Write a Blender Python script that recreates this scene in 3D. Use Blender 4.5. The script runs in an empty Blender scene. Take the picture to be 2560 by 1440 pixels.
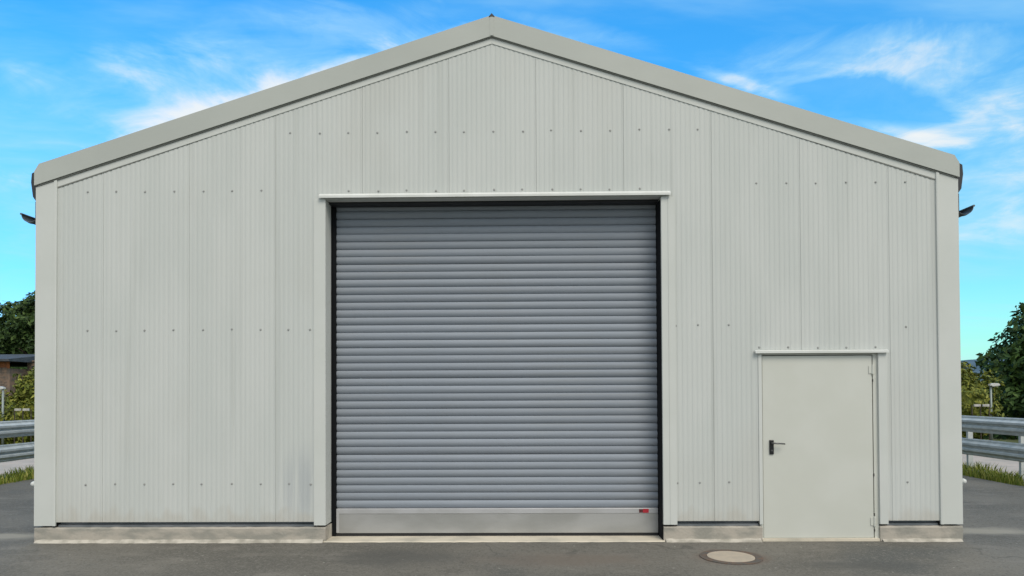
import bpy, math, random
import numpy as np
from mathutils import Vector, Matrix
random.seed(7)
R = np.random.default_rng(7)
S = bpy.context.scene
C = S.collection
rad = math.radians

# ------------------------------------------------------------------ camera
cam_d = bpy.data.cameras.new('camera'); cam = bpy.data.objects.new('camera', cam_d); C.objects.link(cam)
S.camera = cam
yaw, pit, rol = -0.01422, 0.0152, -0.00472
fw = Vector((math.sin(yaw)*math.cos(pit), math.cos(yaw)*math.cos(pit), math.sin(pit)))
rr = Vector((math.cos(yaw), -math.sin(yaw), 0)); uu = rr.cross(fw)
r2 = math.cos(rol)*rr + math.sin(rol)*uu; u2 = -math.sin(rol)*rr + math.cos(rol)*uu
m = Matrix((r2, u2, -fw)).transposed().to_4x4(); m.translation = Vector((0.3303, -7.8293, 1.6945))
cam.matrix_world = m
cam_d.sensor_width = 36; cam_d.lens = 1699.06/2560*36
cam_d.shift_x = -1.0/2560; cam_d.shift_y = 239.27/2560
cam_d.clip_start = 0.05; cam_d.clip_end = 3000

# ------------------------------------------------------------------ view
S.view_settings.view_transform = 'Standard'
try: S.view_settings.look = 'None'
except Exception: pass
S.view_settings.exposure = 0.0; S.view_settings.gamma = 1
S.view_settings.use_curve_mapping = False

# ------------------------------------------------------------------ sun
sun_dir = Vector((0.30, -0.66, 0.80)).normalized()      # towards the sun: behind the viewer, to the right
sd = bpy.data.lights.new('sun', 'SUN'); sun = bpy.data.objects.new('sun', sd); C.objects.link(sun)
sd.energy = 2.0; sd.angle = rad(28); sd.color = (1.0, 0.90, 0.77)
sun.rotation_euler = sun_dir.to_track_quat('Z', 'Y').to_euler()
sun.location = sun_dir*60

# ------------------------------------------------------------------ world
W = bpy.data.worlds.new('World'); S.world = W; W.use_nodes = True
nt = W.node_tree; N = nt.nodes; L = nt.links; N.clear()
def nd(t, **k):
    n = N.new(t)
    for a, b in k.items(): setattr(n, a, b)
    return n
def mth(op, a, b=None, clamp=False, c=None):
    n = nd('ShaderNodeMath', operation=op, use_clamp=clamp)
    for i, v in enumerate((a, b, c)):
        if v is None: continue
        if hasattr(v, 'is_output') or isinstance(v, bpy.types.NodeSocket): L.new(v, n.inputs[i])
        else: n.inputs[i].default_value = v
    return n.outputs[0]
def smooth(v, a, b):
    n = nd('ShaderNodeMapRange', interpolation_type='SMOOTHSTEP')
    L.new(v, n.inputs[0]); n.inputs[1].default_value = a; n.inputs[2].default_value = b
    return n.outputs[0]
def mixc(f, a, b):
    n = nd('ShaderNodeMix', data_type='RGBA')
    for s, v in ((n.inputs[0], f), (n.inputs[6], a), (n.inputs[7], b)):
        if isinstance(v, bpy.types.NodeSocket): L.new(v, s)
        else: s.default_value = v if not isinstance(v, tuple) else (*v, 1)
    return n.outputs[2]
sky = nd('ShaderNodeTexSky', sky_type='NISHITA', sun_disc=False)
sky.sun_elevation = math.asin(sun_dir.z); sky.sun_rotation = math.atan2(sun_dir.x, sun_dir.y)
sky.air_density = 1.3; sky.dust_density = 0.4; sky.ozone_density = 3.0
tc = nd('ShaderNodeTexCoord'); sep = nd('ShaderNodeSeparateXYZ'); L.new(tc.outputs['Generated'], sep.inputs[0])
dx, dy, dz = sep.outputs
# high thin cloud laid out on a flat layer overhead (direction / height)
den = mth('ADD', mth('ABSOLUTE', dz), 0.10)
cmb = nd('ShaderNodeCombineXYZ'); L.new(mth('DIVIDE', dx, den), cmb.inputs[0]); L.new(mth('DIVIDE', dy, den), cmb.inputs[1])
mp = nd('ShaderNodeMapping'); mp.inputs['Rotation'].default_value = (0, 0, rad(24)); mp.inputs['Scale'].default_value = (0.55, 1.0, 1)
mp.inputs['Location'].default_value = (3.2, 1.3, 0)
L.new(cmb.outputs[0], mp.inputs[0])
nz = nd('ShaderNodeTexNoise'); nz.inputs['Scale'].default_value = 0.8; nz.inputs['Detail'].default_value = 7; nz.inputs['Roughness'].default_value = 0.58
nz.inputs['Distortion'].default_value = 0.5; L.new(mp.outputs[0], nz.inputs['Vector'])
# the cloud layer thickens away from the clear quarter the hall stands against
veil = smooth(mth('ADD', nz.outputs[0], mth('MULTIPLY', smooth(dy, 0.75, -0.15), 0.30)), 0.46, 0.78)
# finer wisps, in directions
mp2 = nd('ShaderNodeMapping'); mp2.inputs['Scale'].default_value = (3.5, 3.5, 9.0); mp2.inputs['Rotation'].default_value = (0, rad(14), 0)
L.new(tc.outputs['Generated'], mp2.inputs[0])
nz2 = nd('ShaderNodeTexNoise'); nz2.inputs['Scale'].default_value = 1.3; nz2.inputs['Detail'].default_value = 6; nz2.inputs['Roughness'].default_value = 0.6
nz2.inputs['Distortion'].default_value = 0.8; L.new(mp2.outputs[0], nz2.inputs['Vector'])
wn = mth('SUBTRACT', nz2.outputs[0], 0.5)
mp3 = nd('ShaderNodeMapping'); mp3.inputs['Scale'].default_value = (10, 10, 26); mp3.inputs['Rotation'].default_value = (0, rad(-18), 0)
L.new(tc.outputs['Generated'], mp3.inputs[0])
nz3 = nd('ShaderNodeTexNoise'); nz3.inputs['Scale'].default_value = 1.2; nz3.inputs['Detail'].default_value = 7; nz3.inputs['Roughness'].default_value = 0.62
nz3.inputs['Distortion'].default_value = 0.6; L.new(mp3.outputs[0], nz3.inputs['Vector'])
fy = mth('MAXIMUM', dy, 0.05)
X = mth('DIVIDE', dx, fy); Z = mth('DIVIDE', dz, fy)
fluff = smooth(nz3.outputs[0], 0.34, 0.64)
def cloud(x, z, sx, sz, tilt, wob=1.4, e0=1.2, e1=0.0, fl=0.45):
    """soft elongated cloud seen in the direction (x, 1, z)"""
    c, s = math.cos(tilt), math.sin(tilt)
    ax = mth('SUBTRACT', X, x); az = mth('SUBTRACT', Z, z)
    u = mth('DIVIDE', mth('ADD', mth('MULTIPLY', ax, c), mth('MULTIPLY', az, s)), sx)
    v = mth('DIVIDE', mth('SUBTRACT', mth('MULTIPLY', az, c), mth('MULTIPLY', ax, s)), sz)
    r = mth('SQRT', mth('ADD', mth('MULTIPLY', u, u), mth('MULTIPLY', v, v)))
    r = mth('SUBTRACT', r, mth('MULTIPLY', wn, wob*2))
    return mth('MULTIPLY', smooth(r, e0, e1), mth('ADD', 1.0-fl, mth('MULTIPLY', fluff, fl)))
def px(x): return (x-1281)/1699-0.0142
def pz(y): return (985-y)/1699
clouds = [  # centre, half length, half width, tilt, opacity
    (20, 150, 120, 55, -0.3, .45), (280, 150, 95, 32, -0.45, .50), (390, 300, 190, 60, 0.15, .42),
    (560, 262, 400, 62, 0.32, .85), (480, 240, 520, 150, 0.30, .40), (280, 355, 300, 40, .34, .55), (120, 210, 420, 130, .1, .30), (60, 520, 200, 150, .1, .45), (150, 350, 110, 14, -0.08, .35), (30, 380, 120, 60, -.2, .30),
    (900, 150, 300, 40, 0.33, .55), (1400, 60, 300, 45, -.3, .35), (2260, 335, 240, 34, -.25, .85),
    (2540, 320, 60, 40, 0, .9), (2480, 250, 170, 70, .3, .40), (2180, 215, 430, 120, -.05, .46), (2330, 350, 260, 70, -.2, .5), (1880, 215, 170, 20, -.33, .6), (1130, 72, 130, 16, .33, .5), (1330, 68, 110, 16, -.3, .5), (2520, 330, 420, 290, .5, .70), (2350, 150, 500, 110, .2, .35), (760, 90, 500, 70, .2, .22), (820, 170, 130, 22, .36, .6),
    (2450, 560, 200, 70, .2, .35), (2430, 900, 180, 45, 0, .65), (40, 800, 160, 60, 0, .45), (500, 60, 260, 60, .2, .15)]
tot = None
for (cx, cy, a, b, t, o) in clouds:
    v = mth('MULTIPLY', cloud(px(cx), pz(cy), a/1699, b/1699, t), o)
    inv = mth('SUBTRACT', 1.0, v)
    tot = inv if tot is None else mth('MULTIPLY', tot, inv)
hole = mth('SUBTRACT', 1.0, cloud(px(2185), pz(268), 225/1699, 62/1699, -.10, 1.3, 1.15, .62, 0.0))
tot = mth('MULTIPLY', mth('SUBTRACT', 1.0, tot), mth('MAXIMUM', hole, 0.18))
cov = mth('MAXIMUM', mth('MULTIPLY', tot, smooth(dy, 0.0, 0.3)), mth('MULTIPLY', veil, 0.92), clamp=True)
# the blue of the air: the Nishita sky, deepened, paling to cyan towards the horizon and the right hand side
bc = nd('ShaderNodeMix', data_type='RGBA', blend_type='MULTIPLY'); bc.inputs[0].default_value = 1
L.new(sky.outputs[0], bc.inputs[6]); 
hz = smooth(mth('SUBTRACT', dz, mth('MULTIPLY', dx, 0.22)), 0.50, -0.08)
L.new(mixc(hz, (0.25, 1.22, 1.75), mixc(smooth(dx, -.5, .5), (0.74, 0.67, 1.10), (0.52, 1.12, 1.15))), bc.inputs[7])
SKY = 0.15
bgc = nd('ShaderNodeBackground'); bgc.inputs[1].default_value = SKY
ccol = mixc(smooth(cov, 0.30, 0.95), (0.50/SKY, 0.83/SKY, 1.0/SKY), (0.90/SKY, 0.93/SKY, 0.93/SKY))
L.new(mixc(cov, bc.outputs[2], ccol), bgc.inputs[0])
wo = nd('ShaderNodeOutputWorld'); L.new(bgc.outputs[0], wo.inputs[0])

# ------------------------------------------------------------------ materials
def material(name, col, rough=.6, metal=0., spec=.5, col2=None, scale=3., detail=4, stretch=(1, 1, 1), lo=.35, hi=.65,
             bump=0., bscale=60., extra=None):
    mt = bpy.data.materials.new(name); mt.use_nodes = True
    t = mt.node_tree; b = t.nodes['Principled BSDF']
    b.inputs['Base Color'].default_value = (*col, 1); b.inputs['Roughness'].default_value = rough
    b.inputs['Metallic'].default_value = metal; b.inputs['Specular IOR Level'].default_value = spec
    tcn = t.nodes.new('ShaderNodeTexCoord'); mpn = t.nodes.new('ShaderNodeMapping'); mpn.inputs['Scale'].default_value = stretch
    t.links.new(tcn.outputs['Object'], mpn.inputs[0])
    if col2:
        n = t.nodes.new('ShaderNodeTexNoise'); n.inputs['Scale'].default_value = scale; n.inputs['Detail'].default_value = detail
        t.links.new(mpn.outputs[0], n.inputs['Vector'])
        r = t.nodes.new('ShaderNodeMapRange'); r.interpolation_type = 'SMOOTHSTEP'
        r.inputs[1].default_value = lo; r.inputs[2].default_value = hi; t.links.new(n.outputs[0], r.inputs[0])
        x = t.nodes.new('ShaderNodeMix'); x.data_type = 'RGBA'; x.inputs[6].default_value = (*col, 1); x.inputs[7].default_value = (*col2, 1)
        t.links.new(r.outputs[0], x.inputs[0]); t.links.new(x.outputs[2], b.inputs['Base Color'])
    if bump:
        n2 = t.nodes.new('ShaderNodeTexNoise'); n2.inputs['Scale'].default_value = bscale; n2.inputs['Detail'].default_value = 3
        t.links.new(tcn.outputs['Object'], n2.inputs['Vector'])
        bp = t.nodes.new('ShaderNodeBump'); bp.inputs['Strength'].default_value = bump; bp.inputs['Distance'].default_value = .01
        t.links.new(n2.outputs[0], bp.inputs['Height']); t.links.new(bp.outputs[0], b.inputs['Normal'])
    if extra: extra(t, b, tcn)
    return mt
M = {}
def clad_extra(t, b, tcn):
    """rain streaks, a scuffed patch left of the roller door and dust splashed up from the ground"""
    nn = t.nodes; ll = t.links
    src = b.inputs['Base Color'].links[0].from_socket
    sp = nn.new('ShaderNodeSeparateXYZ'); ll.new(tcn.outputs['Object'], sp.inputs[0])
    def m2(op, a, c, cl=False):
        x = nn.new('ShaderNodeMath'); x.operation = op; x.use_clamp = cl
        for i, v in enumerate((a, c)):
            if isinstance(v, bpy.types.NodeSocket): ll.new(v, x.inputs[i])
            else: x.inputs[i].default_value = v
        return x.outputs[0]
    def ns(s, st, d=5):
        mpn = nn.new('ShaderNodeMapping'); mpn.inputs['Scale'].default_value = st; ll.new(tcn.outputs['Object'], mpn.inputs[0])
        n = nn.new('ShaderNodeTexNoise'); n.inputs['Scale'].default_value = s; n.inputs['Detail'].default_value = d; ll.new(mpn.outputs[0], n.inputs['Vector']); return n.outputs[0]
    def rg(v, a, c):
        r = nn.new('ShaderNodeMapRange'); r.interpolation_type = 'SMOOTHSTEP'; r.inputs[1].default_value = a; r.inputs[2].default_value = c; ll.new(v, r.inputs[0]); return r.outputs[0]
    def mx(f, a, c):
        x = nn.new('ShaderNodeMix'); x.data_type = 'RGBA'; ll.new(f, x.inputs[0]); ll.new(a, x.inputs[6]); x.inputs[7].default_value = (*c, 1); return x.outputs[2]
    col = mx(m2('MULTIPLY', rg(ns(1, (9, 1, .22)), .54, .74), .40), src, (.40, .42, .395))
    col = mx(m2('MULTIPLY', rg(ns(.5, (1, 1, .8), 3), .50, .70), .35), col, (.47, .47, .43))
    u = m2('DIVIDE', m2('SUBTRACT', sp.outputs[0], -2.22), .32); v = m2('DIVIDE', m2('SUBTRACT', sp.outputs[2], .62), .55)
    d = m2('SQRT', m2('ADD', m2('MULTIPLY', u, u), m2('MULTIPLY', v, v)), 0)
    f = m2('MULTIPLY', rg(d, 1.15, .2), rg(ns(1, (26, 1, .6)), .35, .62))
    col = mx(m2('MULTIPLY', f, .42), col, (.30, .33, .36))
    sz = m2('ADD', sp.outputs[2], m2('MULTIPLY', ns(3, (2, 1, 1), 6), -.5))
    col = mx(m2('MULTIPLY', rg(sz, .16, -.02), .45), col, (.44, .41, .35))
    ll.new(col, b.inputs['Base Color'])
M['clad'] = material('cladding_paint', (.520, .544, .522), .6, spec=.2, col2=(.552, .572, .55), scale=1.3, stretch=(1.5, 1, .4), detail=6, bump=.04, bscale=4, extra=clad_extra)
M['trim'] = material('trim_paint', (.55, .57, .54), .55, spec=.25, col2=(.575, .592, .565), scale=1.5, bump=.03, bscale=5)
M['fascia'] = material('fascia_paint', (.395, .415, .382), .5, col2=(.43, .45, .415), scale=1.2, stretch=(.5, 1, 1), bump=.03, bscale=3)
M['white'] = material('lintel_paint', (.66, .675, .65), .5, col2=(.60, .615, .585), scale=5, stretch=(.6, 1, 1))
M['door'] = material('door_paint', (.55, .56, .505), .45, col2=(.575, .585, .535), scale=1.6, bump=.04, bscale=7)
M['slat'] = material('shutter_steel', (.262, .290, .325), .62, metal=.0, spec=.3, col2=(.30, .328, .36), scale=2.0, stretch=(.5, 1, 6), lo=.3, hi=.7)
def slat_extra(t, b, tcn):
    src = b.inputs['Base Color'].links[0].from_socket
    oi = t.nodes.new('ShaderNodeObjectInfo'); mr = t.nodes.new('ShaderNodeMapRange'); mr.inputs[3].default_value = .93; mr.inputs[4].default_value = 1.07
    t.links.new(oi.outputs['Random'], mr.inputs[0])
    hv = t.nodes.new('ShaderNodeHueSaturation'); t.links.new(src, hv.inputs['Color']); t.links.new(mr.outputs[0], hv.inputs['Value'])
    n = t.nodes.new('ShaderNodeTexNoise'); n.inputs['Scale'].default_value = 1; n.inputs['Detail'].default_value = 6
    mpn = t.nodes.new('ShaderNodeMapping'); mpn.inputs['Scale'].default_value = (1.1, 1, 14); t.links.new(tcn.outputs['Object'], mpn.inputs[0])
    ad = t.nodes.new('ShaderNodeVectorMath'); ad.operation = 'ADD'; t.links.new(mpn.outputs[0], ad.inputs[0]); t.links.new(oi.outputs['Location'], ad.inputs[1])
    t.links.new(ad.outputs[0], n.inputs['Vector'])
    r = t.nodes.new('ShaderNodeMapRange'); r.inputs[1].default_value = .5; r.inputs[2].default_value = .72; r.inputs[4].default_value = .35; t.links.new(n.outputs[0], r.inputs[0])
    x = t.nodes.new('ShaderNodeMix'); x.data_type = 'RGBA'; t.links.new(r.outputs[0], x.inputs[0]); t.links.new(hv.outputs[0], x.inputs[6]); x.inputs[7].default_value = (.25, .255, .25, 1)
    t.links.new(x.outputs[2], b.inputs['Base Color'])
M['slat'] = material('shutter_steel', (.235, .263, .302), .62, metal=.0, spec=.3, col2=(.266, .294, .332), scale=2.0, stretch=(.5, 1, 6), lo=.3, hi=.7, extra=slat_extra)
M['rail'] = material('bottom_rail_aluminium', (.36, .36, .345), .45, metal=.5, col2=(.44, .44, .43), scale=1.6, stretch=(1, 1, 2))
M['railtop'] = material('bottom_rail_top_aluminium', (.52, .52, .53), .4, metal=.4, col2=(.46, .46, .46), scale=3)
M['rubber'] = material('black_rubber', (.012, .012, .013), .7)
M['guide'] = material('guide_dark_steel', (.010, .011, .013), .8, spec=.1)
M['dark'] = material('dark_steel', (.035, .037, .042), .5, metal=.3)
M['gutter'] = material('gutter_zinc', (.16, .19, .20), .45, metal=.3, col2=(.10, .11, .115), scale=6)
M['galv'] = material('galvanised_steel', (.42, .45, .445), .6, metal=.1, col2=(.52, .545, .535), scale=7, detail=6)
M['profile'] = material('base_profile_steel', (.13, .15, .165), .5, metal=.3, col2=(.21, .225, .24), scale=3)
M['screw'] = material('screw_steel', (.34, .345, .33), .5, metal=.3)
M['black'] = material('black_plastic', (.008, .008, .009), .35)
M['grey'] = material('lever_grey', (.14, .14, .14), .35, metal=.6)
M['red'] = material('sticker_red', (.42, .02, .035), .4)
M['redd'] = material('sticker_dark_red', (.09, .02, .022), .4)
M['seal'] = material('door_gap_seal', (.055, .055, .05), .8)
M['hem_shade'] = material('hem_shade_paint', (.20, .205, .185), .6)  # fascia paint darkened for the shade lines under fascia and flashing
M['concrete'] = material('plinth_concrete', (.415, .38, .325), .9, col2=(.285, .275, .24), scale=3.5, stretch=(1, 1, 2.5), detail=9, lo=.38, hi=.64, bump=.5, bscale=40)
M['mortar'] = material('mortar_pale', (.50, .465, .40), .9, col2=(.30, .28, .235), scale=7, detail=7, bump=.5, bscale=50)
M['sill'] = material('threshold_concrete', (.62, .56, .45), .8, col2=(.43, .40, .33), scale=2.5, detail=8, lo=.4, hi=.72, bump=.3, bscale=40)
M['lidc'] = material('manhole_lid_concrete', (.43, .365, .285), .9, col2=(.38, .33, .265), scale=9, detail=6, bump=.4, bscale=70)
M['rust'] = material('rusty_cast_iron', (.13, .085, .06), .9, col2=(.085, .078, .07), scale=12, detail=6, bump=.5, bscale=60)
M['roof'] = material('roof_sheet', (.30, .32, .31), .45, metal=.2, col2=(.34, .36, .35), scale=2)
M['path'] = material('pale_concrete_path', (.44, .38, .33), .9, col2=(.36, .325, .285), scale=2, detail=8, bump=.3, bscale=30)
M['ground'] = material('rough_grass_ground', (.06, .085, .018), .95, col2=(.10, .10, .035), scale=2.5, detail=8, bump=.8, bscale=12)
M['hill'] = material('haze_blue_hill', (.045, .085, .12), 1, col2=(.08, .13, .17), scale=.05, detail=6)  # wooded hill with the blue of distance haze put into its colour
M['brick'] = material('brown_brick', (.21, .145, .105), .9, col2=(.12, .10, .085), scale=5, detail=5)
M['orange'] = material('orange_brick', (.30, .10, .035), .9, col2=(.18, .07, .03), scale=5, detail=5)
M['slate'] = material('dark_slate', (.035, .042, .05), .7, col2=(.06, .065, .075), scale=9)
M['glass'] = material('dark_glass', (.012, .014, .018), .1)
M['wood'] = material('pale_wood', (.48, .47, .44), .8, col2=(.36, .35, .32), scale=8)
M['lamp'] = material('lamp_grey', (.24, .28, .27), .5, metal=.3)
M['lamph'] = material('lamp_head_pale', (.55, .55, .52), .4)
M['bark'] = material('bark', (.045, .035, .025), .95, col2=(.075, .06, .045), scale=12, bump=.8, bscale=25)

def asphalt_extra(t, b, tcn):
    nn = t.nodes; ll = t.links
    def noise(s, d, st=(1, 1, 1), ro=.55):
        mpn = nn.new('ShaderNodeMapping'); mpn.inputs['Scale'].default_value = st; ll.new(tcn.outputs['Object'], mpn.inputs[0])
        n = nn.new('ShaderNodeTexNoise'); n.inputs['Scale'].default_value = s; n.inputs['Detail'].default_value = d; n.inputs['Roughness'].default_value = ro
        ll.new(mpn.outputs[0], n.inputs['Vector']); return n.outputs[0]
    def rng(v, a, c):
        r = nn.new('ShaderNodeMapRange'); r.interpolation_type = 'SMOOTHSTEP'; r.inputs[1].default_value = a; r.inputs[2].default_value = c
        ll.new(v, r.inputs[0]); return r.outputs[0]
    def mix(f, a, c):
        x = nn.new('ShaderNodeMix'); x.data_type = 'RGBA'
        for s, v in ((x.inputs[0], f), (x.inputs[6], a), (x.inputs[7], c)):
            if isinstance(v, bpy.types.NodeSocket): ll.new(v, s)
            elif isinstance(v, tuple): s.default_value = (*v, 1)
            else: s.default_value = v
        return x.outputs[2]
    def ma(op, a, c):
        x = nn.new('ShaderNodeMath'); x.operation = op; x.use_clamp = (op in ('MULTIPLY',))
        for i, v in enumerate((a, c)):
            if isinstance(v, bpy.types.NodeSocket): ll.new(v, x.inputs[i])
            else: x.inputs[i].default_value = v
        return x.outputs[0]
    sp = nn.new('ShaderNodeSeparateXYZ'); ll.new(tcn.outputs['Object'], sp.inputs[0])
    base = mix(rng(noise(.55, 6), .38, .66), (.114, .108, .093), (.168, .157, .134))
    base = mix(rng(noise(1.6, 7, (1, 2.5, 1)), .50, .72), base, (.19, .176, .152))
    base = mix(rng(noise(.35, 4), .58, .72), base, (.094, .096, .090))
    base = mix(ma('MULTIPLY', rng(noise(19, 6, ro=.75), .50, .62), .6), base, (.195, .186, .165))
    base = mix(ma('MULTIPLY', rng(noise(15, 6, (1.3, 1, 1), .75), .52, .64), .6), base, (.070, .070, .064))
    base = mix(ma('MULTIPLY', rng(noise(48, 3), .52, .70), .55), base, (.235, .225, .20))
    base = mix(ma('MULTIPLY', rng(noise(57, 3, (1, 1.1, 1)), .54, .70), .55), base, (.055, .055, .05))
    g = rng(noise(160, 2), .56, .72)                       # aggregate
    base = mix(ma('MULTIPLY', g, .45), base, (.25, .24, .215))
    vor = nn.new('ShaderNodeTexVoronoi'); vor.inputs['Scale'].default_value = 9; ll.new(tcn.outputs['Object'], vor.inputs['Vector'])
    v2 = nn.new('ShaderNodeTexVoronoi'); v2.feature = 'DISTANCE_TO_EDGE'; v2.inputs['Scale'].default_value = .55
    wv = nn.new('ShaderNodeVectorMath'); wv.operation = 'MULTIPLY_ADD'
    nw = nn.new('ShaderNodeTexNoise'); nw.inputs['Scale'].default_value = 2.2; nw.inputs['Detail'].default_value = 6; ll.new(tcn.outputs['Object'], nw.inputs['Vector'])
    ll.new(nw.outputs['Color'], wv.inputs[0]); wv.inputs[1].default_value = (.8, .8, 0); ll.new(tcn.outputs['Object'], wv.inputs[2]); ll.new(wv.outputs[0], v2.inputs['Vector'])
    crack = ma('MULTIPLY', rng(v2.outputs['Distance'], .012, .002), rng(noise(.8, 3), .50, .60))
    base = mix(ma('MULTIPLY', crack, .45), base, (.07, .07, .064))
    spot = ma('MULTIPLY', rng(vor.outputs['Distance'], .13, .06), rng(noise(3.1, 2), .52, .62))
    base = mix(ma('MULTIPLY', spot, .8), base, (.36, .35, .31))
    # sandy dust washed out from both front corners of the hall
    for (cx, cy, sx, sy) in ((5.95, .55, .85, .30), (-5.9, .35, .8, .28)):
        u = ma('DIVIDE', ma('SUBTRACT', sp.outputs[0], cx), sx); v = ma('DIVIDE', ma('SUBTRACT', sp.outputs[1], cy), sy)
        d = ma('SQRT', ma('ADD', ma('MULTIPLY', u, u) if 0 else ma('POWER', ma('ABSOLUTE', u, 0), 2.0), ma('POWER', ma('ABSOLUTE', v, 0), 2.0)), 0)
        d = ma('ADD', d, ma('SUBTRACT', noise(2.2, 5, (1, 2, 1)), .5))
        base = mix(ma('MULTIPLY', rng(d, 1.0, .25), .75), base, (.34, .315, .26))
    # oil darkened and rust tinted patches before the door and round the manhole
    for (cx, cy, sx, sy, c, o) in ((-.95, -.75, 1.0, .5, (.080, .081, .076), .6), (.8, -.85, 1.2, .4, (.165, .140, .116), .7),
                                   (2.49, -.76, .50, .42, (.13, .082, .06), .75), (3.7, -1.1, .8, .3, (.082, .083, .078), .6)):
        u = ma('DIVIDE', ma('SUBTRACT', sp.outputs[0], cx), sx); v = ma('DIVIDE', ma('SUBTRACT', sp.outputs[1], cy), sy)
        d = ma('SQRT', ma('ADD', ma('POWER', ma('ABSOLUTE', u, 0), 2.0), ma('POWER', ma('ABSOLUTE', v, 0), 2.0)), 0)
        d = ma('ADD', d, ma('MULTIPLY', ma('ADD', noise(3.2, 6), 0), .9)); d = ma('SUBTRACT', d, .45)
        base = mix(ma('MULTIPLY', rng(d, 1.0, .2), o), base, c)
    ll.new(base, b.inputs['Base Color'])
    bp = nn.new('ShaderNodeBump'); bp.inputs['Strength'].default_value = .5; bp.inputs['Distance'].default_value = .006
    ll.new(noise(140, 3), bp.inputs['Height']); ll.new(bp.outputs[0], b.inputs['Normal'])
M['asphalt'] = material('asphalt', (.1, .1, .1), .9, spec=.25, extra=asphalt_extra)

def leaf_mat(name, a, b2, c):
    mt = bpy.data.materials.new(name); mt.use_nodes = True; t = mt.node_tree; b = t.nodes['Principled BSDF']
    g = t.nodes.new('ShaderNodeNewGeometry'); cr = t.nodes.new('ShaderNodeValToRGB')
    cr.color_ramp.elements[0].color = (*a, 1); cr.color_ramp.elements[1].color = (*c, 1)
    e = cr.color_ramp.elements.new(.55); e.color = (*b2, 1)
    t.links.new(g.outputs['Random Per Island'], cr.inputs[0]); t.links.new(cr.outputs[0], b.inputs['Base Color'])
    b.inputs['Roughness'].default_value = .6; b.inputs['Specular IOR Level'].default_value = .25
    return mt
M['leaf_dark'] = leaf_mat('leaves_dark_green', (.012, .032, .007), (.026, .062, .010), (.065, .115, .018))
M['leaf_mid'] = leaf_mat('leaves_mid_green', (.014, .035, .008), (.035, .072, .015), (.08, .13, .03))
M['leaf_olive'] = leaf_mat('leaves_olive', (.06, .085, .012), (.14, .165, .022), (.24, .24, .04))
M['grass'] = leaf_mat('grass_blades', (.08, .13, .015), (.19, .235, .03), (.34, .33, .09))

# ------------------------------------------------------------------ mesh helpers
class MB:
    def __init__(s): s.v = []; s.f = []
    def add(s, vs, fs):
        o = len(s.v); s.v += [tuple(p) for p in vs]; s.f += [tuple(i+o for i in f) for f in fs]; return s
    def box(s, x0, x1, y0, y1, z0, z1):
        return s.add([(x0, y0, z0), (x1, y0, z0), (x1, y1, z0), (x0, y1, z0), (x0, y0, z1), (x1, y0, z1), (x1, y1, z1), (x0, y1, z1)],
                     [(0, 3, 2, 1), (4, 5, 6, 7), (0, 1, 5, 4), (1, 2, 6, 5), (2, 3, 7, 6), (3, 0, 4, 7)])
    def prism(s, prof, fn0, fn1, cap=True):
        """closed 2D profile swept between two placements"""
        n = len(prof); s.add([fn0(*p) for p in prof]+[fn1(*p) for p in prof],
              [(i, (i+1) % n, n+(i+1) % n, n+i) for i in range(n)]+([tuple(range(n))[::-1], tuple(range(n, 2*n))] if cap else []))
        return s
    def tube(s, pts, r, n=10):
        pts = [Vector(p) for p in pts]; rings = []
        for i, p in enumerate(pts):
            d = (pts[min(i+1, len(pts)-1)]-pts[max(i-1, 0)]).normalized()
            a = d.orthogonal().normalized() if i == 0 else (a-d*a.dot(d)).normalized()
            b = d.cross(a); q = r[i] if isinstance(r, (list, tuple)) else r
            rings.append([p+(a*math.cos(t*2*math.pi/n)+b*math.sin(t*2*math.pi/n))*q for t in range(n)])
        vs = [v for g in rings for v in g]; k = len(rings)
        fs = [(i*n+j, i*n+(j+1) % n, (i+1)*n+(j+1) % n, (i+1)*n+j) for i in range(k-1) for j in range(n)]
        fs += [tuple(range(n))[::-1], tuple(range((k-1)*n, k*n))]
        return s.add(vs, fs)
    def lathe(s, prof, n, fn):
        """prof: (radius, height) list; fn maps (x, y, h) to a point"""
        vs = [fn(r*math.cos(t*2*math.pi/n), r*math.sin(t*2*math.pi/n), h) for r, h in prof for t in range(n)]; k = len(prof)
        fs = [(i*n+j, i*n+(j+1) % n, (i+1)*n+(j+1) % n, (i+1)*n+j) for i in range(k-1) for j in range(n)]
        fs += [tuple(range(n))[::-1], tuple(range((k-1)*n, k*n))]
        return s.add(vs, fs)
    def mesh(s, name, mat=None, smooth=False):
        me = bpy.data.meshes.new(name); me.from_pydata(s.v, [], s.f); me.validate(); me.update()
        if mat: me.materials.append(mat)
        if smooth:
            for p in me.polygons: p.use_smooth = True
        return me
def link(name, me, parent=None, loc=(0, 0, 0), rot=(0, 0, 0)):
    o = bpy.data.objects.new(name, me); C.objects.link(o); o.location = loc; o.rotation_euler = rot
    if parent: o.parent = parent
    return o
def ob(name, mb, mat, parent=None, smooth=False, bev=0, loc=(0, 0, 0)):
    o = link(name, mb.mesh(name, mat, smooth), parent, loc)
    if bev:
        import bmesh
        bm = bmesh.new(); bm.from_mesh(o.data); bmesh.ops.remove_doubles(bm, verts=bm.verts, dist=1e-5)
        bmesh.ops.recalc_face_normals(bm, faces=bm.faces)
        bmesh.ops.bevel(bm, geom=list(bm.edges), offset=bev, segments=2, profile=.5, affect='EDGES', clamp_overlap=True)
        bm.to_mesh(o.data); bm.free()
        for p in o.data.polygons: p.use_smooth = False
    return o
def box(name, dims, mat, parent, bev=0): return ob(name, MB().box(*dims), mat, parent, bev=bev)
def thing(name, label, cat, loc=(0, 0, 0), group=None):
    o = link(name, None, None, loc); return tag(o, label, cat, group)
def tag(o, label, cat, group=None):
    o['label'] = label; o['category'] = cat
    if group: o['group'] = group
    return o
def struct(name, mb, mat, kind='structure', **k):
    o = ob(name, mb, mat, **k); o['kind'] = kind; return o
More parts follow.
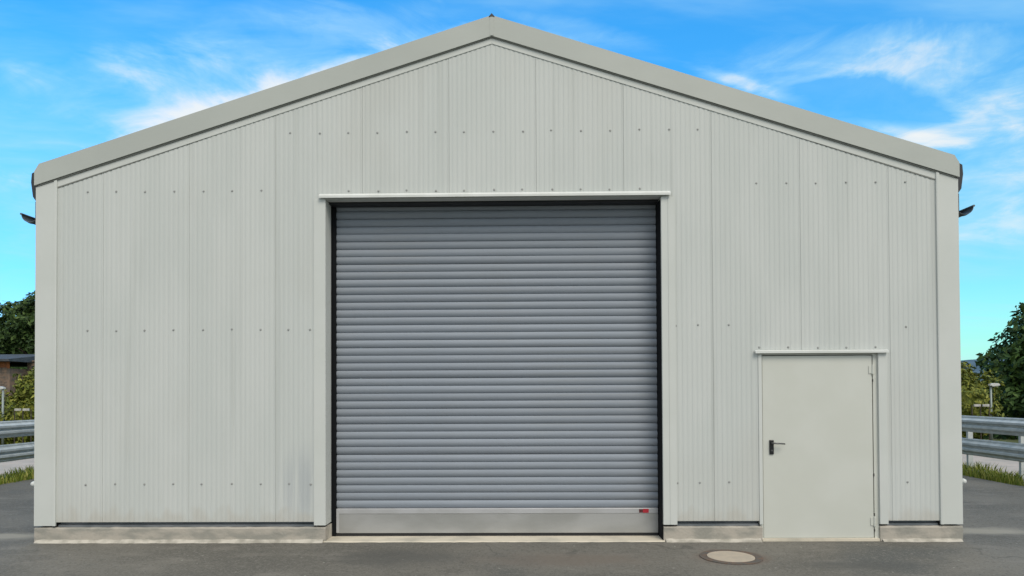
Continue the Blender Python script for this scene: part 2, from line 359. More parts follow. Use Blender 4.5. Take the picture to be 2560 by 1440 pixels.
def copy_tree(o, parent=None):
    c = o.copy(); C.objects.link(c); c.parent = parent
    for ch in list(o.children): copy_tree(ch, c)
    return c

# ------------------------------------------------------------------ ground
def sheet(x0, x1, y0, y1, z, nx, ny, edge=0., hfun=None, seed=0):
    g = np.random.default_rng(seed); mb = MB(); vs = []
    for j in range(ny+1):
        for i in range(nx+1):
            x = x0+(x1-x0)*i/nx; y = y0+(y1-y0)*j/ny
            if edge and i in (0, nx): x += g.uniform(-edge, edge)
            vs.append((x, y, z+(hfun(x, y) if hfun else 0)))
    fs = [(j*(nx+1)+i, j*(nx+1)+i+1, (j+1)*(nx+1)+i+1, (j+1)*(nx+1)+i) for j in range(ny) for i in range(nx)]
    return mb.add(vs, fs)
struct('ground', sheet(-900, 900, -300, 1500, -.035, 40, 40), M['ground'])
struct('yard', sheet(-9.72, 9.28, -30, 32, 0, 2, 220, edge=.05, seed=2), M['asphalt'])
struct('path', sheet(10.05, 13.6, -20, 40, -.012, 2, 60, edge=.06, seed=3), M['path'])
struct('path', sheet(-14.2, -10.45, -20, 40, -.012, 2, 60, edge=.06, seed=4), M['path'])
def hill(x, y):
    return 24*math.exp(-((x-330)/190)**2)*math.exp(-((y-420)/120)**2)+20*math.exp(-((x+300)/200)**2)*math.exp(-((y-430)/110)**2) \
        + 1.5*math.sin(x*.05)*math.exp(-((y-420)/120)**2) - 2
struct('hills', sheet(-800, 900, 200, 700, 0, 90, 30, hfun=hill), M['hill'])

# ------------------------------------------------------------------ the hall
hall = thing('warehouse', 'pale grey metal clad gable hall with grey roller door and small side door', 'warehouse')
HW, EZ, PZ, SL = 5.33, 4.147, 5.840, 0.3175       # half width, fascia underside at the eaves and at the ridge, slope
def gable(x): return PZ-SL*abs(x)                  # underside of the fascia
OPEN = [(-1.94, 1.94, 3.965), (3.075, 4.40, 2.155)]
def zbase(x):
    for a, b, z in OPEN:
        if a < x < b: return z
    return .232
edges = [-5.09]+[(-4.5+k)*1.01 for k in range(10)]+[5.09]
per = 1.01/18
for k in range(len(edges)-1):
    a, b = edges[k]+.0008, edges[k+1]-.0008
    prof = [(a, .0045), (a+.003, .002), (a+.008, 0)]
    s0 = edges[k] if k else edges[1]-1.01
    n0 = -1
    while True:
        n0 += 1
        c = s0+per*(n0+.5)
        if c+.018 > b-.009: break
        if c-.018 < a+.009: continue
        dd = .0034 if n0 % 2 else .0026
        prof += [(c-.017, 0), (c-.009, dd), (c+.009, dd), (c+.017, 0)]
    prof += [(b-.008, 0), (b-.003, .002), (b, .0045)]
    cuts = [x for o_ in OPEN for x in o_[:2] if a < x < b]
    if a < 0 < b: cuts.append(0.0)
    xs = [p[0] for p in prof]; ysv = [p[1] for p in prof]
    for c in cuts:
        prof.append((c, float(np.interp(c, xs, ysv))))
    prof.sort()
    mb = MB()
    for (xa, ya), (xb, yb) in zip(prof[:-1], prof[1:]):
        if xb-xa < 1e-6: continue
        zb = zbase((xa+xb)/2); ta, tb = gable(xa)+.05, gable(xb)+.05
        mb.add([(xa, ya, zb), (xb, yb, zb), (xb, yb, tb), (xa, ya, ta), (xa, .08, zb), (xb, .08, zb), (xb, .08, tb), (xa, .08, ta)],
               [(0, 1, 2, 3), (1, 0, 4, 5), (3, 2, 6, 7), (5, 4, 7, 6)])
    za = zbase(a+.001); zb = zbase(b-.001)
    mb.add([(a, .0045, za), (a, .08, za), (a, .08, gable(a)+.05), (a, .0045, gable(a)+.05)], [(0, 3, 2, 1)])
    mb.add([(b, .0045, zb), (b, .08, zb), (b, .08, gable(b)+.05), (b, .0045, gable(b)+.05)], [(0, 1, 2, 3)])
    ob('wall_panel', mb, M['clad'], hall)
# dark liner right behind the panels, seen in the joints and in the gap over the plinth
ln = MB()
def liner(x0, x1, zb, za, zc):
    ln.add([(x0, .085, zb), (x1, .085, zb), (x1, .085, zc), (x0, .085, za)], [(0, 1, 2, 3)])
for x0, x1, zb in ((-5.30, -1.97, .17), (-1.97, 0, 4.0), (0, 1.97, 4.0), (1.97, 3.06, .17), (3.06, 4.42, 2.17), (4.42, 5.30, .17)):
    liner(x0, x1, zb, gable(x0)+.03, gable(x1)+.03)
ob('inner_liner', ln, M['dark'], hall)
DEP = 16.
# side and back walls, roof
for s in (-1, 1):
    mb = MB(); y = .05; q = 0
    while y < DEP-.2:
        y1 = y+.112
        mb.add([(s*5.325, y, .19), (s*5.325, y+.06, .19), (s*5.320, y+.066, .19), (s*5.320, y+.106, .19), (s*5.325, y1, .19),
                (s*5.325, y, 4.2), (s*5.325, y+.06, 4.2), (s*5.320, y+.066, 4.2), (s*5.320, y+.106, 4.2), (s*5.325, y1, 4.2)],
               [(i, i+1, i+6, i+5) for i in range(4)])
        y = y1
    ob('side_wall', mb, M['clad'], hall)
    box('side_plinth', (s*5.33-.1 if s > 0 else -5.33, s*5.33 if s > 0 else -5.23, .12, DEP, -.05, .175), M['concrete'], hall)
    # roof slab
    e = s*5.36
    pr = [(0, 6.050), (0, 5.93), (e, 5.93-SL*5.36), (e, 6.050-SL*5.36)]
    ob('roof', MB().prism(pr, lambda x, z: (x, .01, z), lambda x, z: (x, DEP+.2, z)), M['roof'], hall)
    # eave side trim under the roof edge: dark, tapering towards its foot
    ob('eave_trim', MB().prism([(s*5.29, 4.362), (s*5.400, 4.305), (s*5.408, 4.20), (s*5.385, 4.03), (s*5.337, 3.96)],
                               lambda x, z: (x, .012, z), lambda x, z: (x, DEP, z)), M['dark'], hall)
    # half round gutter below it
    cx, cz, r0, r1 = s*5.43, 3.83, .098, .094
    arc = [(cx-s*r0*math.cos(t), cz-r0*math.sin(t)) for t in np.linspace(0, math.pi, 13)]
    arc += [(cx-s*r1*math.cos(t), cz-r1*math.sin(t)) for t in np.linspace(math.pi, 0, 13)]
    gm = ob('gutter', MB().prism(arc, lambda x, z: (x, .02, z), lambda x, z: (x, DEP, z)), M['gutter'], hall)
    ob('gutter_bead', MB().tube([(cx+s*.098, .015, 3.832), (cx+s*.098, DEP, 3.832)], .013, 8), M['gutter'], gm)
    for yb in (.06, .9, 1.8, 2.7):
        ob('gutter_bracket', MB().prism([(cx-s*.103, 4.0), (cx-s*.103, 3.83)]+[(cx-s*.104*math.cos(t), 3.83-.104*math.sin(t)) for t in np.linspace(.2, 2.6, 8)]
            + [(cx-s*.098*math.cos(t), 3.83-.098*math.sin(t)) for t in np.linspace(2.6, .2, 8)]+[(cx-s*.095, 3.83), (cx-s*.095, 4.0)],
            lambda x, z: (x, yb, z), lambda x, z: (x, yb+.025, z)), M['dark'], gm)
    box('gutter_board', (min(s*5.3265, s*5.362), max(s*5.3265, s*5.362), .02, DEP, 3.715, 3.975), M['dark'], hall)
    # white cap on a pipe stub low on the side wall
    ob('pipe_cap', MB().lathe([(.018, 0), (.018, .05), (.030, .055), (.032, .075), (.022, .095), (.008, .10)], 12, lambda x, y_, h: (s*(5.325+h), .07+x, .668+y_)), M['white'], hall, smooth=True)
box('back_wall', (-5.3, 5.3, DEP-.08, DEP, 0, 4.2), M['clad'], hall)
ob('back_gable', MB().prism([(-5.3, 4.2), (5.3, 4.2), (0, 5.9)], lambda x, z: (x, DEP-.08, z), lambda x, z: (x, DEP, z)), M['clad'], hall)

# fascia (barge boards), the strip below, ridge cap
for s in (-1, 1):
    top = lambda x: 6.079-SL*abs(x)
    pr = [(s*.001, PZ), (s*.001, top(0)), (s*5.283, top(5.283)), (s*5.337, 4.312), (s*5.337, gable(5.337)+.004)]
    ob('fascia', MB().prism(pr, lambda x, z: (x, -.036, z), lambda x, z: (x, -.002, z)), M['fascia'], hall)
    # folded lower edge, with the thin shade line put into its dark colour
    pr2 = [(s*.001, gable(0)-.012), (s*.001, gable(0)-.0005), (s*5.30, gable(5.30)-.0005), (s*5.30, gable(5.30)-.012)]
    ob('fascia_hem_shade', MB().prism(pr2, lambda x, z: (x, -.022, z), lambda x, z: (x, -.004, z)), M['hem_shade'], hall)
    pr3 = [(s*.001, gable(0)-.078), (s*.001, gable(0)-.0125), (s*5.08, gable(5.08)-.0125), (s*5.08, gable(5.08)-.088)]
    ob('gable_flashing', MB().prism(pr3, lambda x, z: (x, -.007, z), lambda x, z: (x, -.001, z)), M['trim'], hall)
    pr4 = [(s*3.3, gable(3.3)-.0865), (s*3.3, gable(3.3)-.0835), (s*5.078, gable(5.078)-.0885), (s*5.078, gable(5.078)-.102)]
    ob('flashing_shade', MB().prism(pr4, lambda x, z: (x, -.006, z), lambda x, z: (x, -.001, z)), M['hem_shade'], hall)  # the flashing's shadow line as a dark painted strip, thicker towards the eaves
ob('ridge_cap', MB().prism([(-.032, 6.062), (0, 6.098), (.032, 6.062)], lambda x, z: (x, -.045, z), lambda x, z: (x, DEP, z)), M['dark'], hall)
ob('ridge_joint', MB().box(-.022, .022, -.040, -.0365, gable(0)+.004, 6.068), M['fascia'], hall)

# corner trims with a raised inner edge
for s in (-1, 1):
    pts = [(5.080, 0), (5.080, -.020), (5.092, -.024), (5.112, -.024), (5.120, -.012), (5.333, -.012), (5.333, .12), (5.326, .12), (5.326, 0)]
    zt = lambda x: gable(x)-.014
    n = len(pts); mb = MB()
    vs = [(s*x, y, .192) for x, y in pts]+[(s*x, y, zt(x) if y < .05 else 4.1) for x, y in pts]
    fs = [(i, (i+1) % n, n+(i+1) % n, n+i) for i in range(n)]+[tuple(range(n))[::-1], tuple(range(n, 2*n))]
    ob('corner_trim', mb.add(vs, fs), M['trim'], hall)

# plinths: concrete upstands with a pale mortar foot
g = np.random.default_rng(5)
for x0, x1 in ((-5.335, -1.942), (1.945, 3.068), (4.402, 5.335)):
    n = max(4, int((x1-x0)/.06)); mb = MB(); zt = .170; 
    prof = [(-.004, -.05), (-.006, .155), (.006, zt), (.115, zt), (.115, -.05)]
    vs = []
    for i in range(n+1):
        x = x0+(x1-x0)*i/n
        for (y, z) in prof: vs.append((x, y+(g.uniform(-.0035, .0035) if y < .05 else 0), z+(g.uniform(-.003, .003) if z > .1 else 0)))
    k = len(prof); fs = [(i*k+j, (i+1)*k+j, (i+1)*k+(j+1) % k, i*k+(j+1) % k) for i in range(n) for j in range(k)]
    fs += [tuple(range(k)), tuple(range(n*k, n*k+k))[::-1]]
    pl = ob('plinth', mb.add(vs, fs), M['concrete'], hall)
    mb = MB(); vs = []
    w1 = 0.
    for i in range(n+1):
        x = x0+.02+(x1-x0-.04)*i/n; w1 = .6*w1+g.uniform(0, .022); hh = .008+.35*w1+g.uniform(0, .006)
        vs += [(x, -.003, .012+hh), (x, -.018-w1*.5, .008+hh*.4), (x, -.035-w1, -.004)]
    fs = [(i*3+j, i*3+j+1, (i+1)*3+j+1, (i+1)*3+j) for i in range(n) for j in range(2)]
    ob('mortar_foot', mb.add(vs, fs), M['mortar'], pl)
# recessed steel base profile seen in the gap over the plinths
for x0, x1 in ((-5.075, -2.085), (2.10, 3.035), (4.50, 5.075)):
    ob('base_profile', MB().prism([(.03, .171), (.03, .195), (.045, .2), (.07, .2), (.07, .24), (.078, .24), (.078, .171)],
        lambda y, z: (x0, y, z), lambda y, z: (x1, y, z)), M['profile'], hall)

# ------------------------------------------------------------------ roller door
rd = link('roller_door', None, hall)
JY = .28
# trims of the opening
def jamb(xa, xb, xr, z1, zb=.192, deep=.26, p=-.010):
    """L shaped flashing: front face xa..xb, return at xr into the wall"""
    s = 1 if xr > (xa+xb)/2 else -1
    return MB().box(min(xa, xb), max(xa, xb), p, -.0005, zb, z1).box(min(xr, xr-s*.004), max(xr, xr-s*.004), -.0005, deep, zb-.17 if 0 else zb, z1)
ob('door_trim', jamb(-2.075, -1.940, -1.940, 3.962), M['trim'], hall)
ob('door_trim', jamb(1.942, 2.098, 1.942, 3.958), M['trim'], hall)
ob('trim_fold', MB().box(2.018, 2.026, -.014, -.0102, .194, 3.958), M['trim'], hall)
# concrete cheeks of the plinth in the opening
box('plinth_cheek', (-1.975, -1.9405, .1155, .36, -.02, .168), M['mortar'], hall)
box('plinth_cheek', (1.9435, 1.985, .1155, .36, -.02, .168), M['mortar'], hall)
def lintel(x0, x1, zt, zb, out):
    return MB().prism([(0.0, zt), (-.006, zt), (-out, zb+.026), (-out, zb), (-out+.004, zb), (-out+.004, zb+.012), (0.0, zb+.012)],
                      lambda y, z: (x0, y-.0108, z), lambda y, z: (x1, y-.0108, z))
ob('lintel', lintel(-2.008, 2.045, 4.024, 3.970, .040), M['white'], hall)
# soffit and dark box the curtain rolls into
box('lintel_soffit', (-1.94, 1.94, -.004, .12, 3.966, 3.976), M['trim'], hall)
box('roller_housing', (-1.99, 1.99, .14, .60, 3.945, 4.36), M['dark'], hall)
# guides
ob('guide_rail', MB().box(-1.9445, -1.893, JY-.03, JY+.10, .012, 3.94).box(-1.9445, -1.930, JY-.06, JY-.0305, .19, 3.94), M['guide'], rd)
ob('guide_rail', MB().box(1.9365, 1.975, JY-.03, JY+.10, .012, 3.94).box(1.9365, 1.9412, .03, JY-.0305, .012, 3.94), M['guide'], rd)
# forty curved slats, all sharing one mesh
pitch = .0913; ns = 12; mb = MB(); x0, x1 = -1.892, 1.936
sp = []
for i in range(ns+1):
    t = i/ns; z = .006+t*(pitch-.010)
    sp.append((-.0135*math.sin(math.pi*t)**.85+.004*(1-t), z))
full = [(.012, 0.0), (.008, .004)]+sp+[(.010, pitch-.002), (.012, pitch)]
vs = [(x0, y, z) for y, z in full]+[(x1, y, z) for y, z in full]; k = len(full)
slat_me = MB().add(vs, [(i, k+i, k+i+1, i+1) for i in range(k-1)]).mesh('slat', M['slat'], True)
z0 = .338
for i in range(40):
    o = link('slat', slat_me, rd, (0, JY+.014+random.uniform(-.001, .001), z0+i*pitch), (random.gauss(0, .035), 0, random.uniform(-.0006, .0006)))
# bottom rail
br = ob('bottom_rail', MB().box(-1.888, 1.932, JY-.024, JY+.03, .048, .278), M['rail'], rd, bev=.003)
tp = ob('rail_top', MB().box(-1.888, 1.932, JY-.030, JY+.03, .2785, .338), M['railtop'], rd, bev=.004)
ob('rail_end_glint', MB().box(-1.886, -1.853, JY-.0325, JY-.0245, .055, .3345), M['railtop'], rd)  # left end plate, its highlight put into a lighter metal strip
ob('bottom_seal', MB().box(-1.93, 1.93, JY-.02, JY+.03, .012, .0475), M['rubber'], rd)
ob('sticker', MB().box(1.752, 1.820, JY-.0325, JY-.0305, .284, .330), M['red'], rd)
ob('sticker_mark', MB().box(1.706, 1.7515, JY-.0325, JY-.0305, .286, .326), M['redd'], rd)
# threshold slab
mb = MB(); n = 60; vs = []
for i in range(n+1):
    x = -1.965+3.92*i/n
    vs += [(x, -.03+g.uniform(-.012, .008), -.002), (x, -.012+g.uniform(-.006, .006), .011), (x, .45, .013)]
ob('threshold', mb.add(vs, [(i*3+j, (i+1)*3+j, (i+1)*3+j+1, i*3+j+1) for i in range(n) for j in range(2)]), M['sill'], hall)

# ------------------------------------------------------------------ small door
door = link('side_door', None, hall)
leaf = box('door_leaf', (3.088, 4.338, .012, .062, .034, 2.118), M['door'], door, bev=.003)
ob('door_frame', MB().box(3.050, 3.083, .008, .09, .03, 2.15).box(4.352, 4.402, .020, .09, .03, 2.15).box(3.083, 4.352, .020, .09, 2.128, 2.16), M['door'], door)
ob('door_seal_shade', MB().box(4.3385, 4.3515, .045, .06, .03, 2.128).box(3.0835, 4.351, .045, .058, 2.1185, 2.1275).box(3.0832, 3.0878, .045, .058, .03, 2.118), M['seal'], door)  # dark gap seal; its top strip stands in for the shadow above the leaf
box('door_sill', (3.062, 4.395, -.012, .10, -.02, .031), M['sill'], door, bev=.004)
for zc in (1.955, .22):
    ob('hinge', MB().lathe([(.010, -.055), (.0125, -.05), (.0125, .05), (.010, .055)], 10, lambda x, y_, h: (4.344+x, .004+y_, zc+h))
       .box(4.300, 4.340, .0045, .0115, zc-.045, zc+.045), M['door'], door)
for zc in (1.83, .75, .30, .12):
    ob('hinge_pin', MB().box(4.337, 4.352, .010, .03, zc-.015, zc+.015), M['seal'], door)
hd = ob('handle_plate', MB().box(3.159, 3.208, -.004, .0115, .990, 1.155), M['black'], door, bev=.006)
ob('handle_lever', MB().tube([(3.184, 0, 1.118), (3.184, -.045, 1.120), (3.20, -.052, 1.121), (3.315, -.052, 1.113)], [.011, .010, .010, .0085], 10), M['grey'], door, smooth=True)
ob('keyhole', MB().lathe([(.010, 0), (.010, .004)], 12, lambda x, y_, h: (3.184+x, -.0045-h, 1.035+y_)), M['grey'], door)
ob('side_door_trim', MB().box(3.037, 3.0745, -.010, -.0005, .194, 2.152).box(3.0705, 3.0745, -.0004, .03, .194, 2.152), M['trim'], hall)
ob('side_door_trim', MB().box(4.402, 4.494, -.010, -.0005, .194, 2.150).box(4.402, 4.406, -.0004, .03, .194, 2.150), M['trim'], hall)
ob('side_door_lintel', lintel(2.994, 4.505, 2.182, 2.146, .036), M['white'], hall)

# ------------------------------------------------------------------ screws
sc_me = MB().lathe([(.0135, 0), (.0135, .002), (.0085, .0025), (.0085, .008), (.006, .010)], 8, lambda x, y, h: (x, -h, y)).mesh('screw', M['screw'])
rows = [(-4.727, -2.684, 7, 4.078), (-2.347, 2.375, 15, 4.742), (3.044, 4.735, 6, 4.106), (-4.719, -2.37, 8, 2.456), (-4.734, -2.36, 8, .668), (-1.67, 1.693, 11, 4.058), (3.052, 4.382, 5, 2.212)]
pos = [(a+(b-a)*i/(n-1), z) for a, b, n, z in rows for i in range(n)]
pos += [(-2.12, 2.452), (-2.11, .658), (2.103, 2.472), (2.355, 2.475), (2.708, 2.473), (4.726, 2.443), (2.105, .673), (2.362, .673), (2.704, .672), (4.725, .67)]
for x, z in pos:
    link('screw', sc_me, hall, (x+random.uniform(-.008, .008), .0015, z+random.uniform(-.006, .006)))

# ------------------------------------------------------------------ manhole
mh = thing('manhole', 'round manhole cover with pale concrete lid and rusty iron ring in the asphalt', 'manhole cover', (2.475, -.76, 0))
def P(x, y, h): return (x, y, h)
ob('cover_ring', MB().add(*(lambda n: ([(r*math.cos(t*2*math.pi/n), r*math.sin(t*2*math.pi/n), h) for r, h in ((.315, .003), (.312, .009), (.245, .010), (.242, .002)) for t in range(n)],
    [(i*n+j, i*n+(j+1) % n, (i+1)*n+(j+1) % n, (i+1)*n+j) for i in range(3) for j in range(n)]))(48)), M['rust'], mh)
ob('cover_lid', MB().lathe([(.238, .002), (.238, .010), (.232, .012)], 48, P), M['lidc'], mh)

# ------------------------------------------------------------------ guardrails
def wprof(h):   # W beam section (x outwards, z)
    q = [(0, 0), (.012, .02), (.012, .05), (.075, .095), (.075, .135), (.02, .165), (.02, .185), (.075, .215), (.075, .255), (.012, .30), (.012, .33), (0, .35)]
    return [(x, z*h/.35) for x, z in q]
def guardrail(s, xr, label, ph):
    t = thing('guardrail', label, 'guardrail', (s*xr, 6, 0), 'guardrails along the sides of the yard')
    for nm, zb, h in (('upper_beam', .865, .335), ('lower_beam', .385, .345)):
        p = [(-s*x, zb+z) for x, z in wprof(h)]; p2 = [(x+s*.004, z) for x, z in p[::-1]]
        b = ob(nm, MB().prism(p+p2, lambda x, z: (x, -10, z), lambda x, z: (x, 15, z)), M['galv'], t)
    pm = MB().box(-.05*1, .05, -.030, .030, -.2, 1.17).mesh('post', M['galv'])
    pm = MB().prism([(-.05, -.03), (.05, -.03), (.05, -.024), (-.044, -.024), (-.044, .024), (.05, .024), (.05, .03), (-.05, .03)],
                    lambda x, y: (x, y, -.2), lambda x, y: (x, y, 1.17)).mesh('post', M['galv'])
    bm_ = MB().lathe([(.020, 0), (.018, .008), (.008, .014)], 8, lambda x, y, h: (-s*h, x, y)).mesh('bolt', M['lamph'])
    for i in range(16):
        yy = -9.98+ph+i*1.5
        po = link('post', pm, t, (s*.06, yy-1, 0))
        for z in (1.035, .56): link('bolt', bm_, po, (-s*.082, 0, z))
    return t
guardrail(1, 9.62, 'double steel guardrail at the right edge of the yard, before the dark tree', .98+0.03)
guardrail(-1, 10.02, 'double steel guardrail at the left edge of the yard, below the brick house', 1.13)

# ------------------------------------------------------------------ grass along the yard edges
def grass(name, areas, n, hmin, hmax, seed):
    g = np.random.default_rng(seed); V = []; F = []
    for (x0, x1, y0, y1) in areas:
        for i in range(n):
            x = g.uniform(x0, x1); y = g.uniform(y0, y1)
            d = .5+.5*math.sin(x*3.1+y*2.3)*math.sin(y*1.7+x); 
            if g.random() > .25+.75*d: continue
            h = g.uniform(hmin, hmax)*(.6+.7*d); a = g.uniform(0, 6.28); w = g.uniform(.006, .014); lx, ly = g.normal(0, .35*h, 2)
            c, s_ = math.cos(a)*w, math.sin(a)*w; o = len(V)
            V += [(x-c, y-s_, -.03), (x+c, y+s_, -.03), (x+lx*.4+c*.7, y+ly*.4+s_*.7, h*.6), (x+lx*.4-c*.7, y+ly*.4-s_*.7, h*.6), (x+lx, y+ly, h)]
            F += [(o, o+1, o+2, o+3), (o+3, o+2, o+4)]
    mb = MB(); mb.v = V; mb.f = F
    return struct(name, mb, M['grass'], kind='stuff')
grass('grass', [(9.25, 9.95, 2, 14)], 9000, .06, .22, 1)
grass('grass', [(-10.40, -9.66, 2, 14)], 9000, .06, .22, 2)

# ------------------------------------------------------------------ foliage
def crown_mesh(name, blobs, n, size, mat, seed, core=.72, up=.3, spike=.12):
    g = np.random.default_rng(seed); V = []; F = []
    wts = np.array([b[3]*b[4]+b[3]*b[5] for b in blobs]); wts = wts/wts.sum()
    idx = g.choice(len(blobs), n, p=wts); B = np.array(blobs)[idx]
    d = g.normal(size=(n, 3)); d /= np.linalg.norm(d, axis=1)[:, None]
    ph = g.uniform(0, 6.28, 6)
    lump = 1+spike*(np.sin(d[:, 0]*7+ph[0])*np.sin(d[:, 1]*6+ph[1])+np.sin(d[:, 2]*8+ph[2])*np.sin(d[:, 0]*5+ph[3]))
    r = (.70+.34*g.random(n)**.7)*lump
    p = B[:, :3]+d*B[:, 3:6]*r[:, None]
    nrm = d+g.normal(scale=.7, size=(n, 3)); nrm[:, 2] += up; nrm /= np.linalg.norm(nrm, axis=1)[:, None]
    a = np.cross(nrm, g.normal(size=(n, 3))); a /= np.linalg.norm(a, axis=1)[:, None]; b = np.cross(nrm, a)
    sz = size*(.6+.8*g.random(n))[:, None]
    q = np.stack([p-a*sz, p-b*sz*.45+nrm*sz*.1, p+a*sz, p+b*sz*.45+nrm*sz*.1], 1).reshape(-1, 3)
    me_v = q; me_f = np.arange(4*n).reshape(-1, 4)
    mb = MB(); mb.v = [tuple(v) for v in me_v]; mb.f = [tuple(f) for f in me_f]
    for bl in blobs:    # leafy mass inside
        o = len(mb.v); nu, nv = 12, 8
        for j in range(nv+1):
            th = math.pi*j/nv
            for i in range(nu):
                f = 2*math.pi*i/nu; k = core*(1+.12*math.sin(3*f+th*4))
                mb.v.append((bl[0]+bl[3]*k*math.sin(th)*math.cos(f), bl[1]+bl[4]*k*math.sin(th)*math.sin(f), bl[2]+bl[5]*k*math.cos(th)))
        for j in range(nv):
            for i in range(nu): mb.f.append((o+j*nu+i, o+j*nu+(i+1) % nu, o+(j+1)*nu+(i+1) % nu, o+(j+1)*nu+i))
    me = bpy.data.meshes.new(name); me.from_pydata(mb.v, [], mb.f); me.update(); me.materials.append(mat); return me
def tree(name, label, cat, base, h, rt, blobs, n, size, mat, seed, group=None, core=.72, spike=.12, limbs=6):
    t = thing(name, label, cat, base, group)
    link('crown', crown_mesh('crown', blobs, n, size, mat, seed, core, spike=spike), t)
    g = random.Random(seed); mb = MB()
    mb.tube([(0, 0, -.3), (g.uniform(-.05, .05), 0, h*.3), (g.uniform(-.1, .1), g.uniform(-.1, .1), h*.62), (0, 0, h)], [rt*1.3, rt, rt*.7, rt*.2], 9)
    for i in range(limbs):
        z = h*(.35+.5*i/limbs); a = g.uniform(0, 6.28); l = g.uniform(.4, .8)*blobs[0][3]
        mb.tube([(0, 0, z), (math.cos(a)*l*.5, math.sin(a)*l*.5, z+l*.35), (math.cos(a)*l, math.sin(a)*l, z+l*.6)], [rt*.45, rt*.3, rt*.1], 6)
    ob('trunk', mb, M['bark'], t); return t
def bush(name, label, base, blobs, n, size, mat, seed, group=None, cat='bush'):
    return tree(name, label, cat, base, max(b[2] for b in blobs), .05, blobs, n, size, mat, seed, group, core=.75, spike=.14, limbs=4)
# right: big dark tree
bl = [(0, 0, 1.5, 2.9, 2.6, 1.9), (0, 0, 3.0, 2.3, 2.2, 1.6), (.2, 0, 4.3, 1.6, 1.6, 1.5), (.3, 0, 5.4, .9, .9, 1.1), (-1.2, -.4, 2.6, 1.0, 1.0, .8), (-.7, -.3, 4.0, .9, .9, .7), (1.3, 0, 3.4, 1.3, 1.2, 1.1)]
tree('broadleaf_tree', 'large dark green tree rising at the right edge behind the guardrail and lamp', 'tree', (20.4, 18, -.5), 5.2, .22, bl, 26000, .13, M['leaf_dark'], 11, spike=.16)
bl = [(0, 0, 1.35, 1.35, 1.2, 1.25), (-.2, 0, 2.1, .8, .8, .75), (.35, .1, .8, .85, .85, .7)]
bush('bush', 'olive green bush beside the right corner of the hall', (13.95, 14, -.05), bl, 9000, .075, M['leaf_olive'], 12, 'olive bushes beyond the guardrails')
bush('bush', 'olive yellow bush beside the left corner of the hall, before the brick house', (-15.5, 14, -.05),
     [(0, 0, 1.0, 1.0, 1.0, 1.1), (.15, 0, 1.8, .65, .7, .8), (-.7, .1, .6, .8, .8, .7)], 8000, .075, M['leaf_olive'], 13, 'olive bushes beyond the guardrails')
# low hedges behind the paths
def hedge(label, x0, x1, y0, y1, h, seed):
    g = random.Random(seed); bl = []; n = 12
    for i in range(n):
        f = (i+.5)/n
        bl.append((x0+(x1-x0)*f, y0+(y1-y0)*f, h*.40, .95, .95, h*.55+g.uniform(-.05, .05)))
    t = thing('hedge', label, 'hedge', (0, 0, 0), 'dark hedges behind the guardrails')
    me = crown_mesh('foliage', bl, 14000, .075, M['leaf_dark'], seed, core=.8)
    link('foliage', me, t)
hedge('low dark hedge behind the right guardrail, below the dark tree', 14.2, 19.2, 9.0, 15.3, 1.12, 21)
hedge('low dark hedge behind the left guardrail, below the brick house', -14.8, -19.8, 9.0, 15.3, 1.12, 22)
# left: rounded tree behind the brick house
bl = [(0, 0, 6.4, 2.0, 1.8, 1.75), (-.9, -.2, 5.5, 1.3, 1.2, .9), (-2.4, -.3, 4.9, 1.6, 1.2, .75), (.8, 0, 5.2, 1.3, 1.3, .9), (-3.9, 0, 4.3, 1.5, 1.2, 1.0), (.2, .3, 7.2, 1.2, 1.2, .95)]
tree('broadleaf_tree', 'round topped green tree behind the brick house at the left edge', 'tree', (-29.9, 34, -.3), 6.8, .3, bl, 17000, .15, M['leaf_mid'], 31, core=.6, spike=.2)
# more trees further out that close the view on both sides
for i, (x, y, h, mt, lab) in enumerate(((23.6, 30, 3.0, 'leaf_mid', 'small far tree between the olive bush and the large dark tree'),
                                        (26.0, 37, 3.3, 'leaf_dark', 'far low dark tree half behind the large dark tree on the right'),
                                        (-36.5, 42, 6.0, 'leaf_dark', 'dark far tree at the very left edge above the house roof'))):
    bl = [(0, 0, h*.55, h*.55, h*.5, h*.45), (.3, 0, h*.8, h*.35, h*.35, h*.28)]
    tree('distant_tree', lab, 'tree', (x, y, -.3), h*.8, .15, bl, 5000, .16, M[mt], 40+i, spike=.18)

# ------------------------------------------------------------------ pale rail fences glimpsed below the bushes
for s, x0, lab in ((1, 13.58, 'pale wooden rail fence seen under the right bush, left of the lamp'), (-1, -14.42, 'pale wooden rail fence seen under the left bush, beside the lamp')):
    f = thing('rail_fence', lab, 'fence', (x0, 12.35, 0), 'pale rail fences below the bushes')
    for i in range(2):
        x = s*i*.25
        ob('rail', MB().box(min(x+s*.03, x+s*.22), max(x+s*.03, x+s*.22), -.02, .02, 1.26, 1.33), M['wood'], f, bev=.006)
        ob('rail', MB().box(min(x+s*.03, x+s*.22), max(x+s*.03, x+s*.22), -.02, .02, .60, .77), M['wood'], f, bev=.006)
    for i in range(3):
        x = s*i*.25; ob('post', MB().box(x-.012, x+.012, .025, .05, -.05, 1.30), M['bark'], f, bev=.006)

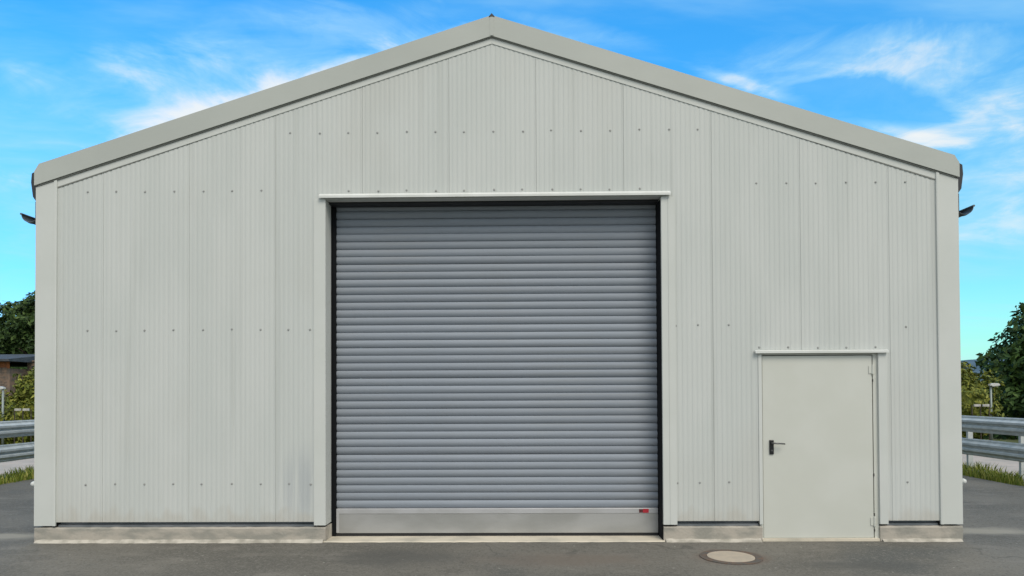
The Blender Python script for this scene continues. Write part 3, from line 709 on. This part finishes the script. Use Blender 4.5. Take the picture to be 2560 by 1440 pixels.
# ------------------------------------------------------------------ street lamps
def lamp(s, x, y, lab, zt):
    t = thing('street_lamp', lab, 'street lamp', (x, y, 0), 'small street lamps behind the guardrails')
    ob('pole', MB().tube([(0, 0, -.1), (0, 0, .9), (0, 0, zt-.03)], [.040, .035, .030], 10), M['lamp'], t, smooth=True)
    ob('lamp_head', MB().prism([(-.045, -.03), (.06, -.045), (.235, -.02), (.25, .01), (.20, .05), (.08, .055), (-.04, .03)],
        lambda a, z: (s*a, -.065, zt+z), lambda a, z: (s*a, .065, zt+z)), M['lamph'], t, bev=.01)
    ob('lamp_glass', MB().box(min(s*.02, s*.20), max(s*.02, s*.20), -.045, .045, zt-.056, zt-.046), M['white'], t)
lamp(1, 14.55, 13.0, 'small grey street lamp behind the right guardrail, before the dark tree', 1.90)
lamp(-1, -15.75, 13.0, 'small grey street lamp behind the left guardrail at the left edge', 1.95)

# ------------------------------------------------------------------ brick house, left
house = thing('brick_house', 'brown brick house with dark slate roof behind the left guardrail', 'house', (-27, 26, 0))
def wl(x0, x1, y0, y1, z0, z1, m, nm='wall'): return ob(nm, MB().box(x0, x1, y0, y1, z0, z1), M[m], house)
w1 = wl(-6, 1.55, 0, 6, -.3, 3.10, 'brick')
wl(-6, 1.55, -.01, 0-.002, 3.102, 3.45, 'orange', 'brick_band')
w2 = wl(1.56, 5.5, 1.2, 6, -.3, 3.5, 'brick')
ob('roof', MB().prism([(-.45, 3.45), (-.45, 3.56), (3.0, 4.0), (6.4, 3.56), (6.4, 3.45)], lambda y, z: (-6.3, y, z), lambda y, z: (1.85, y, z)), M['slate'], house)
ob('roof', MB().prism([(1.1, 3.502), (1.1, 3.56), (6.1, 3.62), (6.1, 3.502)], lambda y, z: (1.87, y, z), lambda y, z: (5.8, y, z)), M['brick'], house)
for (x, z0, z1, yw) in ((1.98, 2.75, 3.28, 1.2), (-1.2, 1.6, 2.7, 0), (-3.2, 1.6, 2.7, 0), (3.6, 1.5, 2.6, 1.2)):
    f = ob('window', MB().box(x-.18, x+.18, yw-.03, yw-.004, z0, z1), M['slate'], house)
    ob('pane', MB().box(x-.13, x+.13, yw-.036, yw-.0305, z0+.05, z1-.05), M['glass'], f)
# courses of brick, joined: too small in the picture to tell apart
mb = MB()
for c in range(36):
    z = .1+c*.085
    for k in range(28):
        x = -6+k*.27+(.135 if c % 2 else 0)
        if x+.25 > 1.5: continue
        mb.box(x, x+.25, -.014, -.003, z, z+.07)
o = ob('bricks', mb, M['brick'], house); o['kind'] = 'stuff'
